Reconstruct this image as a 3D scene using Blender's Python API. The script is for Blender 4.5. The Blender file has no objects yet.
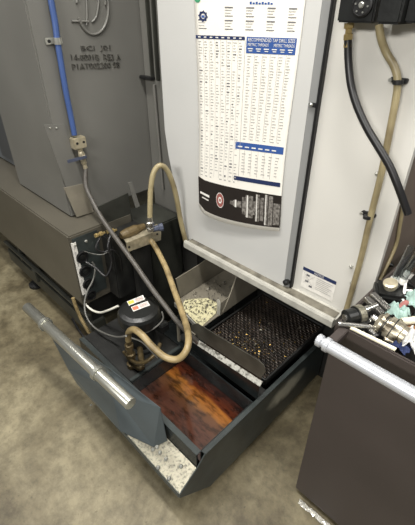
import bpy, bmesh, math, random
from math import *
from mathutils import Vector, Matrix
random.seed(7)
C = bpy.context.scene.collection
S = bpy.context.scene
H = 1.55
# ------------------------------------------------------------------ camera
F = 388.0; P = atan2(257.5, F); q_ = sqrt(.5)
FW = Vector((-cos(P)*q_, cos(P)*q_, -sin(P))); RT = Vector((q_, q_, 0)); UP = Vector((-sin(P)*q_, sin(P)*q_, cos(P)))
cam = bpy.data.cameras.new('camera'); co = bpy.data.objects.new('camera', cam); C.objects.link(co)
cam.sensor_fit = 'HORIZONTAL'; cam.sensor_width = 36; cam.lens = 36*F/415; cam.clip_start = .02
co.matrix_world = Matrix(((RT.x, UP.x, -FW.x, 0), (RT.y, UP.y, -FW.y, 0), (RT.z, UP.z, -FW.z, H), (0, 0, 0, 1)))
S.camera = co
# survey helpers: where the sight line through a photo point meets a real plane of the place
def ray(u, v): return FW + RT*((u-207.5)/F) - UP*((v-262.5)/F)
def AX(u, v, x): d = ray(u, v); t = x/d.x; return Vector((x, d.y*t, H+d.z*t))
def AY(u, v, y): d = ray(u, v); t = y/d.y; return Vector((d.x*t, y, H+d.z*t))
def AZ(u, v, z): d = ray(u, v); t = (z-H)/d.z; return Vector((d.x*t, d.y*t, z))
# ------------------------------------------------------------------ materials
def lin(c): c /= 255.; return c/12.92 if c <= .04045 else ((c+.055)/1.055)**2.4
MATS = {}
def mat(name, rgb, rough=.5, metal=0, var=.12, scale=6, bump=0, bscale=60, spec=.5, rgb2=None, coat=0, trans=0, alpha=1, lo=.35, hi=.7, detail=6, stretch=None, emit=0):
    if name in MATS: return MATS[name]
    m = bpy.data.materials.new(name); m.use_nodes = True
    n = m.node_tree.nodes; l = m.node_tree.links; b = n['Principled BSDF']
    c1 = [lin(c) for c in rgb]; c2 = [lin(c) for c in rgb2] if rgb2 else [max(0, c*(1-var*2.2)) for c in c1]
    tc = n.new('ShaderNodeTexCoord'); mp = n.new('ShaderNodeMapping'); l.new(tc.outputs['Object'], mp.inputs[0])
    if stretch: mp.inputs['Scale'].default_value = stretch
    nz = n.new('ShaderNodeTexNoise'); nz.inputs['Scale'].default_value = scale; nz.inputs['Detail'].default_value = detail
    l.new(mp.outputs[0], nz.inputs['Vector'])
    cr = n.new('ShaderNodeValToRGB'); cr.color_ramp.elements[0].position = lo; cr.color_ramp.elements[1].position = hi
    cr.color_ramp.elements[0].color = (*c2, 1); cr.color_ramp.elements[1].color = (*c1, 1)
    l.new(nz.outputs[0], cr.inputs[0]); l.new(cr.outputs[0], b.inputs['Base Color'])
    b.inputs['Roughness'].default_value = rough; b.inputs['Metallic'].default_value = metal
    b.inputs['Specular IOR Level'].default_value = spec; b.inputs['Coat Weight'].default_value = coat
    b.inputs['Transmission Weight'].default_value = trans; b.inputs['Alpha'].default_value = alpha
    if bump:
        n2 = n.new('ShaderNodeTexNoise'); n2.inputs['Scale'].default_value = bscale; n2.inputs['Detail'].default_value = 4
        l.new(mp.outputs[0], n2.inputs['Vector'])
        bp = n.new('ShaderNodeBump'); bp.inputs['Strength'].default_value = bump; bp.inputs['Distance'].default_value = .004
        l.new(n2.outputs[0], bp.inputs['Height']); l.new(bp.outputs[0], b.inputs['Normal'])
    MATS[name] = m; return m
chute_m = mat('charcoal_enamel', (108, 107, 102), .42, var=.06, scale=3, bump=.08, bscale=300)
box_m = mat('dark_olive_enamel', (86, 82, 72), .4, var=.08, scale=4, bump=.08, bscale=250)
plate_m = mat('worn_grey_plate', (128, 122, 108), .5, var=.12, scale=12, bump=.1)
blk_m = mat('black_casting', (30, 31, 30), .35, var=.15, scale=20, bump=.15, bscale=90)
dark_m = mat('grimy_dark_metal', (34, 34, 32), .5, var=.25, scale=14, bump=.2, bscale=60)
olivedark_m = mat('grimy_green_grey_metal', (52, 53, 47), .5, var=.2, scale=8, bump=.1)
door_m = mat('light_grey_enamel', (197, 197, 194), .38, var=.025, scale=3)
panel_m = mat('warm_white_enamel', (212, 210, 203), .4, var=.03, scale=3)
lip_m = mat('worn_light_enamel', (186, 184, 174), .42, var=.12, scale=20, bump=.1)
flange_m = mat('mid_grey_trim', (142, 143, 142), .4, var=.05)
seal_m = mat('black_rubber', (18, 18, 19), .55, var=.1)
shadedside_m = mat('shaded_taupe_enamel', (120, 108, 100), .45, var=.1, scale=5)  # the shadow on the enclosure's return side is put into this colour
tank_m = mat('slate_tank_enamel', (58, 64, 63), .38, var=.2, scale=9, bump=.1)
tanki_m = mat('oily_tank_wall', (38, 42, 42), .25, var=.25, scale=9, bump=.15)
guard_m = mat('blue_grey_enamel', (76, 84, 87), .36, var=.07, scale=6, bump=.05, bscale=200)
galv_m = mat('galvanised_steel', (142, 138, 122), .38, .55, rgb2=(84, 82, 72), scale=110, lo=.30, hi=.52, bump=.25, bscale=150)
chrome_m = mat('brushed_tube_steel', (196, 196, 186), .3, .8, var=.1, scale=30, stretch=(1, 8, 8))
steel_m = mat('machined_steel', (190, 188, 182), .25, .9, var=.1, scale=40)
bolt_m = mat('zinc_bolt', (190, 190, 182), .3, .7)
brass_m = mat('brass', (196, 172, 116), .35, .6, var=.15, scale=40)
nickel_m = mat('nickel_fitting', (196, 186, 160), .35, .5, var=.15, scale=50)
tan_m = mat('tan_rubber_hose', (150, 132, 94), .4, rgb2=(96, 82, 54), scale=22, lo=.3, hi=.6)
tanl_m = mat('cream_conduit', (156, 144, 110), .4, rgb2=(110, 98, 72), scale=10, lo=.3, hi=.6)
hose_m = mat('dark_braided_hose', (84, 80, 74), .45, var=.15, scale=60)
blkhose_m = mat('black_hose', (26, 25, 26), .4, var=.1)
blue_m = mat('blue_air_hose', (62, 86, 138), .4, var=.08)
bluh_m = mat('blue_grey_lever', (74, 80, 98), .4)
white_m = mat('white_plastic', (232, 230, 224), .4, var=.04)
wcable_m = mat('white_cable', (214, 212, 200), .45, var=.05)
gcable_m = mat('grey_cable', (108, 107, 102), .4, var=.05)
cart_m = mat('dark_brown_cart_enamel', (66, 59, 56), .45, var=.05, scale=5, bump=.04, bscale=200)
tubew_m = mat('silver_painted_tube', (190, 193, 198), .3, .4, var=.03)
teal_m = mat('pale_teal_cloth', (160, 186, 178), .9, var=.12, scale=30, bump=.3)
wcloth_m = mat('white_rag', (226, 226, 224), .9, var=.08, scale=30, bump=.3)
gold_m = mat('tarnished_tool_steel', (186, 178, 158), .32, .6, rgb2=(84, 76, 62), scale=45, lo=.35, hi=.6)
card_m = mat('brown_cardboard', (150, 104, 66), .8, var=.1, scale=10)
bcloth_m = mat('navy_cloth', (38, 52, 96), .8, var=.15)
cream_m = mat('cream_paper', (232, 226, 200), .7, var=.06, scale=20)
paper_m = mat('poster_paper', (236, 233, 224), .55, var=.01)
ink_m = mat('grey_ink', (172, 170, 166), .6, var=.02)
inkd_m = mat('dark_ink', (104, 104, 108), .6, var=.02)
inkb_m = mat('blue_ink', (48, 84, 150), .55, var=.03)
inkn_m = mat('navy_ink', (30, 44, 84), .55, var=.03)
inkk_m = mat('black_ink', (38, 33, 31), .4, var=.08)
inkr_m = mat('red_ink', (150, 88, 82), .5, var=.03)
inkg_m = mat('green_ink', (70, 150, 110), .5, var=.03)
inkl_m = mat('printed_steel_tone', (150, 146, 140), .4, rgb2=(70, 66, 62), scale=90)
yell_m = mat('yellow_sticker', (206, 190, 84), .5, var=.05)
redst_m = mat('faded_red_sticker', (196, 120, 96), .5, var=.05)
wst_m = mat('white_sticker', (234, 231, 224), .5, var=.08, scale=50)
glass_m = mat('clear_plastic', (235, 240, 240), .05, trans=1, var=.0)
foil_m = mat('crinkled_clear_film', (220, 218, 210), .18, .3, var=.1, scale=60)
chips_m = mat('pale_metal_chips', (200, 194, 156), .5, rgb2=(78, 76, 62), scale=75, lo=.34, hi=.5, bump=.5, bscale=120)
chipg_m = mat('golden_chips', (196, 160, 84), .35, .7, var=.2)
basket_m = mat('oily_wire', (72, 62, 54), .3, .45, rgb2=(36, 31, 27), scale=30)
brown_m = mat('rusty_brown_casting', (104, 88, 56), .5, var=.2, scale=20, bump=.3)
# concrete floor with stains
def floor_mat():
    m = bpy.data.materials.new('oil_stained_concrete'); m.use_nodes = True
    n = m.node_tree.nodes; l = m.node_tree.links; b = n['Principled BSDF']
    tc = n.new('ShaderNodeTexCoord')
    def nz(s, d, r=.6, dist=0):
        t = n.new('ShaderNodeTexNoise'); t.inputs['Scale'].default_value = s; t.inputs['Detail'].default_value = d
        t.inputs['Roughness'].default_value = r; t.inputs['Distortion'].default_value = dist; l.new(tc.outputs['Object'], t.inputs['Vector']); return t
    def ramp(src, *st):
        r = n.new('ShaderNodeValToRGB'); e = r.color_ramp.elements
        while len(e) < len(st): e.new(.5)
        for i, (p, c) in enumerate(st): e[i].position = p; e[i].color = (*[lin(k) for k in c], 1)
        l.new(src.outputs[0], r.inputs[0]); return r
    a = ramp(nz(1.7, 9, .66, .6), (.32, (66, 58, 43)), (.47, (108, 99, 76)), (.66, (150, 141, 114)))
    c = ramp(nz(16, 9, .75), (.34, (170, 168, 164)), (.6, (255, 255, 255)))
    s = ramp(nz(55, 3), (.27, (150, 146, 140)), (.36, (255, 255, 255)))
    def mul(x, y, f=1):
        k = n.new('ShaderNodeMix'); k.data_type = 'RGBA'; k.blend_type = 'MULTIPLY'; k.inputs[0].default_value = f
        l.new(x.outputs[0] if x.type != 'MIX' else x.outputs[2], k.inputs[6]); l.new(y.outputs[0] if y.type != 'MIX' else y.outputs[2], k.inputs[7]); return k
    k = mul(mul(a, c, .8), s, .5)
    l.new(k.outputs[2], b.inputs['Base Color'])
    r = n.new('ShaderNodeMapRange'); r.inputs[3].default_value = .3; r.inputs[4].default_value = .62
    l.new(nz(3, 4).outputs[0], r.inputs[0]); l.new(r.outputs[0], b.inputs['Roughness'])
    bp = n.new('ShaderNodeBump'); bp.inputs['Strength'].default_value = .12; bp.inputs['Distance'].default_value = .004
    l.new(nz(40, 5).outputs[0], bp.inputs['Height']); l.new(bp.outputs[0], b.inputs['Normal'])
    return m
floor_m = floor_mat()
# oily coolant: murky red-brown with a rust-orange bank of sediment along the back
def coolant_mat():
    m = bpy.data.materials.new('murky_coolant'); m.use_nodes = True
    n = m.node_tree.nodes; l = m.node_tree.links; b = n['Principled BSDF']
    tc = n.new('ShaderNodeTexCoord'); sp = n.new('ShaderNodeSeparateXYZ'); l.new(tc.outputs['Object'], sp.inputs[0])
    nz = n.new('ShaderNodeTexNoise'); nz.inputs['Scale'].default_value = 9; nz.inputs['Detail'].default_value = 7; nz.inputs['Distortion'].default_value = 1.2
    mp = n.new('ShaderNodeMapping'); mp.inputs['Scale'].default_value = (.5, 1.4, 1); l.new(tc.outputs['Object'], mp.inputs[0]); l.new(mp.outputs[0], nz.inputs['Vector'])
    ma = n.new('ShaderNodeMath'); ma.operation = 'MULTIPLY_ADD'; l.new(nz.outputs[0], ma.inputs[0]); ma.inputs[1].default_value = .13; l.new(sp.outputs[1], ma.inputs[2])
    r = n.new('ShaderNodeValToRGB'); e = r.color_ramp.elements
    stops = [(.10, (64, 38, 30)), (.45, (80, 48, 36)), (.62, (90, 58, 34)), (.67, (128, 82, 34)), (.73, (146, 90, 38)), (.79, (80, 38, 22)), (.92, (44, 22, 17))]
    while len(e) < len(stops): e.new(.5)
    mr = n.new('ShaderNodeMapRange'); mr.inputs[1].default_value = .50; mr.inputs[2].default_value = .86; l.new(ma.outputs[0], mr.inputs[0])
    for i, (p, c) in enumerate(stops): e[i].position = p; e[i].color = (*[lin(k) for k in c], 1)
    l.new(mr.outputs[0], r.inputs[0])
    n2 = n.new('ShaderNodeTexNoise'); n2.inputs['Scale'].default_value = 38; n2.inputs['Detail'].default_value = 8; l.new(mp.outputs[0], n2.inputs['Vector'])
    r2 = n.new('ShaderNodeValToRGB'); r2.color_ramp.elements[0].position = .38; r2.color_ramp.elements[1].position = .56
    r2.color_ramp.elements[0].color = (.25, .25, .22, 1); r2.color_ramp.elements[1].color = (1, 1, 1, 1); l.new(n2.outputs[0], r2.inputs[0])
    k = n.new('ShaderNodeMix'); k.data_type = 'RGBA'; k.blend_type = 'MULTIPLY'; k.inputs[0].default_value = .85
    l.new(r.outputs[0], k.inputs[6]); l.new(r2.outputs[0], k.inputs[7]); l.new(k.outputs[2], b.inputs['Base Color'])
    b.inputs['Roughness'].default_value = .12
    return m
cool_m = coolant_mat()
# ------------------------------------------------------------------ mesh builder
class MB:
    def __init__(s): s.v = []; s.f = []; s.mi = []; s.m = []; s.sm = []
    def slot(s, m):
        if m not in s.m: s.m.append(m)
        return s.m.index(m)
    def add(s, vs, fs, m, smooth=False):
        o = len(s.v); s.v += [Vector(v) for v in vs]; k = s.slot(m)
        for f in fs: s.f.append([i+o for i in f]); s.mi.append(k); s.sm.append(smooth)
        return s
    def poly(s, pts, m): return s.add(pts, [list(range(len(pts)))], m)
    def plate(s, pts, th, m):
        """a sheet of thickness th whose visible face is pts"""
        pts = [Vector(p) for p in pts]; nn = Vector((0, 0, 0)); c = sum(pts, Vector())/len(pts)
        for i in range(len(pts)): nn += (pts[i]-c).cross(pts[(i+1) % len(pts)]-c)
        nn.normalize()
        if nn.dot(Vector((0, 0, H))-c) < 0: nn = -nn
        b = [p-nn*th for p in pts]; k = len(pts)
        return s.add(pts+b, [list(range(k)), list(range(2*k-1, k-1, -1))]+[[i, i+k, (i+1) % k+k, (i+1) % k] for i in range(k)], m)
    def box(s, a, b, m, bev=.003, rot=None, piv=None):
        bm = bmesh.new(); bmesh.ops.create_cube(bm, size=1)
        a = Vector(a); b = Vector(b); c = (a+b)/2; d = b-a
        for v in bm.verts: v.co = Vector((v.co.x*d.x, v.co.y*d.y, v.co.z*d.z))
        if bev: bmesh.ops.bevel(bm, geom=bm.edges[:], offset=min(bev, min(abs(x) for x in d)*.3), segments=2, affect='EDGES')
        for v in bm.verts:
            if rot: v.co = rot @ v.co
            v.co += c
        bm.verts.index_update()
        s.add([v.co.copy() for v in bm.verts], [[v.index for v in f.verts] for f in bm.faces], m); bm.free(); return s
    def tube(s, pts, r, m, n=12, cap=True, sub=6, closed=False):
        pts = [Vector(p) for p in pts]
        if sub and len(pts) > 2:
            q = []; L = len(pts)
            for i in range(L-1):
                p0 = pts[max(i-1, 0)]; p1 = pts[i]; p2 = pts[i+1]; p3 = pts[min(i+2, L-1)]
                for k in range(sub):
                    t = k/sub; q.append(.5*((2*p1)+(p2-p0)*t+(2*p0-5*p1+4*p2-p3)*t*t+(3*p1-p0-3*p2+p3)*t*t*t))
            q.append(pts[-1]); pts = q
        R = r if isinstance(r, (list, tuple)) else [r]*len(pts)
        vs = []; fs = []; prev = None
        for i, p in enumerate(pts):
            t = (pts[min(i+1, len(pts)-1)]-pts[max(i-1, 0)]).normalized()
            if prev is None: a = t.orthogonal().normalized()
            else: a = (prev-t*prev.dot(t)).normalized()
            prev = a; b = t.cross(a)
            rr = R[min(i, len(R)-1)]
            for k in range(n): an = 2*pi*k/n; vs.append(p+(a*cos(an)+b*sin(an))*rr)
        for i in range(len(pts)-1):
            for k in range(n): k2 = (k+1) % n; fs.append([i*n+k, i*n+k2, (i+1)*n+k2, (i+1)*n+k])
        s.add(vs, fs, m, True)
        if cap: s.add(vs[:n], [list(range(n))[::-1]], m); s.add(vs[-n:], [list(range(n))], m)
        return s
    def lathe(s, base, axis, prof, m, n=28):
        """prof = [(radius, height)...] turned about axis from base"""
        base = Vector(base); ax = Vector(axis).normalized(); a = ax.orthogonal().normalized(); b = ax.cross(a); vs = []; fs = []
        for r, h in prof:
            for k in range(n): an = 2*pi*k/n; vs.append(base+ax*h+(a*cos(an)+b*sin(an))*max(r, 1e-4))
        for i in range(len(prof)-1):
            for k in range(n): k2 = (k+1) % n; fs.append([i*n+k, i*n+k2, (i+1)*n+k2, (i+1)*n+k])
        s.add(vs, fs, m, False)
        s.add(vs[:n], [list(range(n))[::-1]], m); s.add(vs[-n:], [list(range(n))], m); return s
    def build(s, name, parent=None, smooth=None):
        me = bpy.data.meshes.new(name); me.from_pydata([tuple(v) for v in s.v], [], s.f)
        for m in s.m: me.materials.append(m)
        for i, p in enumerate(me.polygons): p.material_index = s.mi[i]; p.use_smooth = s.sm[i] if smooth is None else smooth
        bm = bmesh.new(); bm.from_mesh(me)
        if smooth is None: bmesh.ops.recalc_face_normals(bm, faces=bm.faces[:])
        bm.to_mesh(me); bm.free()
        o = bpy.data.objects.new(name, me); C.objects.link(o)
        if parent:
            o.parent = parent; o.location = -Vector(parent.location) if parent.type == 'EMPTY' else (0, 0, 0)
        return o
def tag(o, label, cat, group=None):
    o['label'] = label; o['category'] = cat
    if group: o['group'] = group
    return o
def thing(name, label, cat, loc, group=None):
    o = bpy.data.objects.new(name, None); C.objects.link(o); o.location = loc; o.empty_display_size = .05
    return tag(o, label, cat, group)
def struct(o): o['kind'] = 'structure'; return o
def text_geo(body, size=1.0, ext=0):
    cu = bpy.data.curves.new('t', 'FONT'); cu.body = body; cu.size = size; cu.align_x = 'CENTER'; cu.align_y = 'CENTER'; cu.resolution_u = 2; cu.extrude = ext
    o = bpy.data.objects.new('t', cu); C.objects.link(o); bpy.context.view_layer.update()
    me = bpy.data.meshes.new_from_object(o.evaluated_get(bpy.context.evaluated_depsgraph_get()))
    vs = [v.co.copy() for v in me.vertices]; fs = [list(p.vertices) for p in me.polygons]
    bpy.data.objects.remove(o); bpy.data.curves.remove(cu); bpy.data.meshes.remove(me)
    return vs, fs
def text_fit(mb, body, fn, a0, a1, b0, b1, m):
    """lay text into the box a0..a1 (along), b0..b1 (down) of a surface given by fn(a, b)"""
    vs, fs = text_geo(body); x0 = min(v.x for v in vs); x1 = max(v.x for v in vs); y0 = min(v.y for v in vs); y1 = max(v.y for v in vs)
    mb.add([fn(a0+(v.x-x0)/(x1-x0)*(a1-a0), b1+(v.y-y0)/(y1-y0)*(b0-b1)) for v in vs], fs, m)
# ================================================================== SETTING
struct(MB().box((-7, -4, -.1), (5, 5.5, 0), floor_m, 0).build('floor'))
wall_m = mat('painted_block_wall', (150, 150, 146), .8, var=.08, scale=2)
struct(MB().box((-7, 5.4, 0), (5, 5.5, 4.2), wall_m, 0).build('wall_back'))
struct(MB().box((-7.1, -4, 0), (-7, 5.5, 4.2), wall_m, 0).build('wall_left'))
# ================================================================== LATHE ENCLOSURE
YD = 1.10
enc = thing('machine_enclosure', 'light grey and warm white sheet metal machine enclosure behind the sliding door', 'machine', (-.9, 1.6, 0))
m = MB(); m.plate([(-.640, 1.125, .60), (-.34, 1.125, .60), (-.34, 1.125, 2.2), (-.640, 1.125, 2.2)], .02, panel_m)
m.build('front_panel', enc)
m = MB(); m.box((-.362, 1.147, .30), (-.342, 2.6, 2.2), shadedside_m, .002)
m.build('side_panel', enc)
m = MB(); m.box((-1.30, 1.17, .62), (-.645, 1.19, 2.2), dark_m, .002); m.build('inner_panel', enc)
sillgrime_m = mat('grimy_sill', (128, 123, 110), .5, rgb2=(84, 80, 70), scale=25)
m = MB()   # sill: channel under door, with rolled lip
prof = [(1.055, .572), (1.05, .578), (1.05, .603), (1.055, .612), (1.066, .612), (1.070, .600), (1.094, .600), (1.12, .606), (1.145, .606), (1.145, .572)]
xs = [-1.212, -.418]
vs = [(x, y, z) for x in xs for (y, z) in prof]; k = len(prof)
m.add(vs, [list(range(k)), list(range(2*k-1, k-1, -1))]+[[i, (i+1) % k, (i+1) % k+k, i+k] for i in range(k)], lip_m)
m.build('sill_channel', enc)
m = MB(); m.box((-1.205, 1.068, .600), (-.425, 1.112, .6065), sillgrime_m, 0); m.build('grimy_sill_strip', enc)['label'] = 'grimy grey sill strip'
m = MB(); m.box((-1.5, 1.30, .02), (-.43, 2.4, .56), dark_m, .004); m.build('base_casting', enc); m = MB(); m.box((-.42, 1.16, .02), (-.37, 2.4, .56), dark_m, .003); m.build('base_side', enc)
m = MB()   # grey cross panel below the sill on the right of the chip chute
m.plate([(-.90, 1.0, .385), (-.90, 1.30, .385), (-.90, 1.30, .555), (-.90, 1.09, .555), (-.90, 1.05, .47)], .006, plate_m)
m.build('cross_panel', enc)
for p in [AY(351.5, 283, 1.118), AY(377, 174, 1.118), AY(351, 267, 1.118)]: MB().lathe(p, (0, -1, 0), [(.006, -.006), (.006, .003), (.003, .006)], bolt_m, 10).build('screw', enc)
m = MB()
for p in [AX(389, 264, -.345)]: m.lathe(p+Vector((-.005, 0, 0)), (1, 0, 0), [(.010, 0), (.010, .008), (.005, .02), (.001, .022)], blk_m, 10)
m.build('side_knob', enc)
# warning label on front panel
lab = MB()
LA = lambda a, b, o=0: Vector((-.606+a*.139, 1.1245-o, .721-b*.093))
def lq(a0, a1, b0, b1, mm, o): lab.poly([LA(a0, b0, o), LA(a1, b0, o), LA(a1, b1, o), LA(a0, b1, o)], mm)
lq(0, 1, 0, 1, wst_m, .001); lq(.0, 1, .0, .16, inkn_m, .0016)
text_fit(lab, 'NOTICE', lambda a, b: LA(a, b, .0022), .36, .64, .03, .13, white_m)
for i in range(7): lq(.45, .93-.05*(i % 3), .26+i*.085, .285+i*.085, ink_m, .0016)
for (a, b) in [(.18, .32), (.17, .62), (.3, .8)]: lq(a-.05, a+.05, b-.05, b+.04, inkd_m, .0016)
for i in range(9): a = .05+.035*i; lq(a, a+.02, .26+.055*i, .30+.055*i, ink_m, .0018)
for i in range(9): a = .36-.035*i; lq(a, a+.02, .26+.055*i, .30+.055*i, ink_m, .0018)
lab.build('notice_label', enc)['label'] = 'white notice sticker with navy heading bar'
# ================================================================== DOOR
door = thing('machine_door', 'pale grey sliding door carrying the tall chart poster', 'door', (-.95, 1.12, .61))
m = MB()
dp = [AY(187, 242, YD), AY(283.5, 288, YD)]
dl = [(157, 0), (160.5, 60), (164.8, 130), (168.5, 155), (174, 182), (180.5, 212), (186.5, 240)]
left = [AY(u, v, YD) for u, v in dl]
R_ = -.667
pts = [Vector((left[0].x, YD, 2.15))]+left+[Vector((R_, YD, left[-1].z)), Vector((R_, YD, 2.15))]
m.plate(pts, .022, door_m); m.build('door_skin', door)
m = MB(); m.plate([(R_+.001, YD, left[-1].z-.002), (R_+.020, YD+.012, left[-1].z-.002), (R_+.020, YD+.012, 2.15), (R_+.001, YD, 2.15)], .01, flange_m)
m.build('edge_flange', door)
m = MB(); m.box((R_+.0215, YD+.006, .607), (R_+.030, YD+.024, 2.15), seal_m, .002); m.build('door_seal', door)
m = MB(); p = AY(311, 105, 1.10)
m.box(p+Vector((-.012, .001, -.006)), p+Vector((.016, .012, .006)), seal_m, .002); m.lathe(p+Vector((0, .004, 0)), (0, -1, 0), [(.006, 0), (.006, .006), (.003, .009)], bolt_m, 10)
m.build('door_clip', door)
m = MB(); p = AY(281, 284, 1.098); m.lathe(p+Vector((.022, -.0, .02)), (0, -1, 0), [(.012, -.01), (.012, .006), (.006, .010)], seal_m, 14); m.build('door_bumper', door)
# ================================================================== POSTER
rows = [(-60, 192, -60, 312, -62, 0), (-2, 194, -2, 305.5, 0, 0), (35, 195.8, 35, 300.8, 38.5, 0), (80, 197.6, 80, 294.4, 86, 0), (136.6, 199.2, 136.6, 286, 147.3, 0), (168, 198.8, 168, 282.6, 182.5, 1), (176, 198.3, 176, 281.6, 196, 4.5), (203, 199, 203, 279.6, 228, 10), (207, 199.3, 207, 279.4, 231.4, 10.5)]
def PO(s, t, o=0.0):
    for i in range(len(rows)-1):
        if t <= rows[i+1][0] or i == len(rows)-2: break
    a, b = rows[i], rows[i+1]; k = (t-a[0])/(b[0]-a[0]); g = [a[j]+(b[j]-a[j])*k for j in range(6)]
    sag = g[5]*(1-s)*(max(s, 0)**.4)*1.75
    u = g[1]+(g[3]-g[1])*s; v = g[2]+(g[4]-g[2])*s+sag
    w = max(0, min(1, (t-60)/147.)); return AY(u, v, YD-.003-o-.022*w*w*(1-.8*s))
pos = thing('chart_poster', 'tall white chart poster with blue headings and black photo strip, on the pale door', 'poster', (-.94, YD-.004, 1.2))
m = MB(); N = 24; TV = [-60+267*i/44 for i in range(45)]
m.add([PO(i/N, t) for t in TV for i in range(N+1)], [[r*(N+1)+i, r*(N+1)+i+1, (r+1)*(N+1)+i+1, (r+1)*(N+1)+i] for r in range(44) for i in range(N)], paper_m, True)
o = m.build('sheet', pos, smooth=True); sd = o.modifiers.new('s', 'SOLIDIFY'); sd.thickness = .0006; sd.offset = 0
def pq(mb, s0, s1, t0, t1, mm, o=.001):
    k = max(1, int(abs(s1-s0)*14)); n2 = max(1, int(abs(t1-t0)/9)); vs = [PO(s0+(s1-s0)*i/k, t0+(t1-t0)*j/n2, o) for j in range(n2+1) for i in range(k+1)]
    mb.add(vs, [[j*(k+1)+i, j*(k+1)+i+1, (j+1)*(k+1)+i+1, (j+1)*(k+1)+i] for j in range(n2) for i in range(k)], mm)
hd = MB()
pq(hd, .0, .468, 35, 38.5, inkn_m); pq(hd, .485, .965, 35, 51, inkb_m); pq(hd, .42, .975, 137, 143.5, inkb_m); pq(hd, .42, .975, 168.5, 171, inkn_m)
hf = lambda s, t: PO(s, t, .0018)
text_fit(hd, 'RECOMMENDED TAP DRILL SIZES', hf, .50, .95, 36, 39.5, white_m)
text_fit(hd, 'METRIC THREADS', hf, .50, .70, 41, 44, white_m); text_fit(hd, 'METRIC THREADS', hf, .75, .95, 41, 44, white_m)
for i in range(6):
    a = .50+i*.078
    pq(hd, a, a+.05, 46, 47, white_m, .0018); pq(hd, a+.01, a+.045, 48.2, 49, white_m, .0018); pq(hd, a-.05, a+.0, 140.5, 141.6, white_m, .0018)
for i in range(8): pq(hd, .02+i*.056, .045+i*.056, 36.2, 37.3, white_m, .0018)
hd.build('table_print', pos)
tx = MB()
for r in range(47):
    t = 41+r*2.85
    if t > 174: break
    for c in range(8):
        if random.random() < .9: dk = random.random() < .1; s0 = .022+c*.056; pq(tx, s0, s0+random.uniform(.016, .034), t, t+(1.2 if dk else .75), inkd_m if dk else ink_m)
for r in range(43):
    t = 53.5+r*2.75
    if 134.5 < t < 144.5 or 166 < t < 172 or t > 176: continue
    for c in range(6):
        s0 = .50+c*.078; pq(tx, s0, s0+random.uniform(.02, .045), t, t+.75, ink_m)
for c in range(1, 8): s0 = .012+c*.056; pq(tx, s0, s0+.0022, 39, 172, ink_m)
for c in range(1, 6): s0 = .49+c*.078; pq(tx, s0, s0+.003, 52, 134, ink_m); pq(tx, s0-.04, s0-.037, 144, 167, ink_m)
pq(tx, .47, .474, 39, 172, ink_m)
for c in range(5):    # the address columns over the table
    for g in (6, 19):
        if c == 0 and g == 6: continue
        for r in range(4):
            w = .075-.01*(r % 3); s0 = .08+c*.195; s1 = s0+w
            pq(tx, s0-(.05 if c == 0 else 0), s1-(.05 if c == 0 else 0), g+r*2.9, g+r*2.9+(1.3 if r == 0 else .8), inkd_m if r in (0, 3) else ink_m)
tx.build('figure_rows', pos)
lg = MB()
def ring(cx, ct, r0, r1, mm, n=24, teeth=0, o=.0012):
    for i in range(n):
        a, b = 2*pi*i/n, 2*pi*(i+1)/n; R1 = r1*(1.18 if teeth and i % 3 == 0 else 1)
        f = lambda an, r: PO(cx+cos(an)*r/106., ct+sin(an)*r*1.25, o)
        lg.add([f(a, r0), f(b, r0), f(b, R1), f(a, R1)], [[0, 1, 2, 3]], mm)
ring(.075, 16, 2.2, 4, inkn_m, 24, 1); pq(lg, .06, .09, 15, 17.5, inkb_m, .0012)
ring(.03, -1, .5, 3, inkg_m, 10)
for i in range(8): pq(lg, .50+i*.027, .52+i*.027, 0.5+.8*(i % 2), 3.2, inkb_m)
lg.build('gear_logo_print', pos); lg = MB(); pq(lg, .0, 1, 176, 203, inkk_m)
ring(.26, 189, 0, 4.6, inkr_m, 20, 0, .0016); ring(.26, 189, 4.6, 5.0, white_m, 20, 0, .0018); ring(.26, 189, 1.2, 2.2, white_m, 14, 0, .002)
pq(lg, .02, .13, 188, 190, white_m, .0016); pq(lg, .04, .12, 192, 193, white_m, .0016)
for (a, b, c, d, mm) in [(.38, .42, 187, 190, inkl_m), (.42, .52, 186, 191, inkl_m), (.44, .46, 185.5, 191.5, white_m), (.53, .57, 182, 196, inkl_m), (.57, .66, 180, 198, inkl_m), (.585, .60, 180, 198, white_m), (.66, .69, 184, 195, inkl_m), (.69, .74, 178, 200, inkl_m), (.70, .71, 178, 200, white_m), (.75, .79, 180, 199, inkl_m), (.80, .84, 177, 202, inkl_m), (.81, .82, 177, 202, white_m), (.85, .90, 177.5, 202.5, inkl_m), (.91, .99, 183, 201, inkl_m)]:
    pq(lg, a, b, c, d, mm, .0016)
lg.build('photo_strip', pos)
# ================================================================== DRIVE BOX ON PANEL, TOP RIGHT
cb = thing('valve_box', 'black valve box with a round dial, mounted high on the white panel', 'valve box', (-.53, 1.1, 1.51))
m = MB(); xa, xb, xc, xd = AY(338, 12, 1.06).x, AY(376, 12, 1.06).x, AY(377, 15, 1.03).x, AY(401, 15, 1.03).x
m.box((xa, 1.06, 1.513), (xb-.004, 1.124, 1.68), blk_m, .004); m.build('box_body', cb)
m = MB(); m.box((xc, 1.03, 1.513), (xd, 1.124, 1.68), blk_m, .005); m.build('side_module', cb)
m = MB(); m.box((xd+.002, 1.05, 1.516), (-.345, 1.124, 1.68), blk_m, .004); m.build('end_module', cb)
m = MB(); p = AY(363, 5, 1.06)
m.lathe(p, (0, -1, 0), [(.026, -.002), (.026, .006), (.022, .008), (.021, .006)], seal_m); m.lathe(p, (0, -1, 0), [(.007, .004), (.007, .010), (.005, .012)], bolt_m, 14)
for i in range(6): a = i*pi/3-1.2; m.lathe(p+Vector((cos(a)*.016, 0, sin(a)*.016)), (0, -1, 0), [(.0022, .005), (.0022, .0078)], bolt_m, 8)
m.build('dial', cb)
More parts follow.
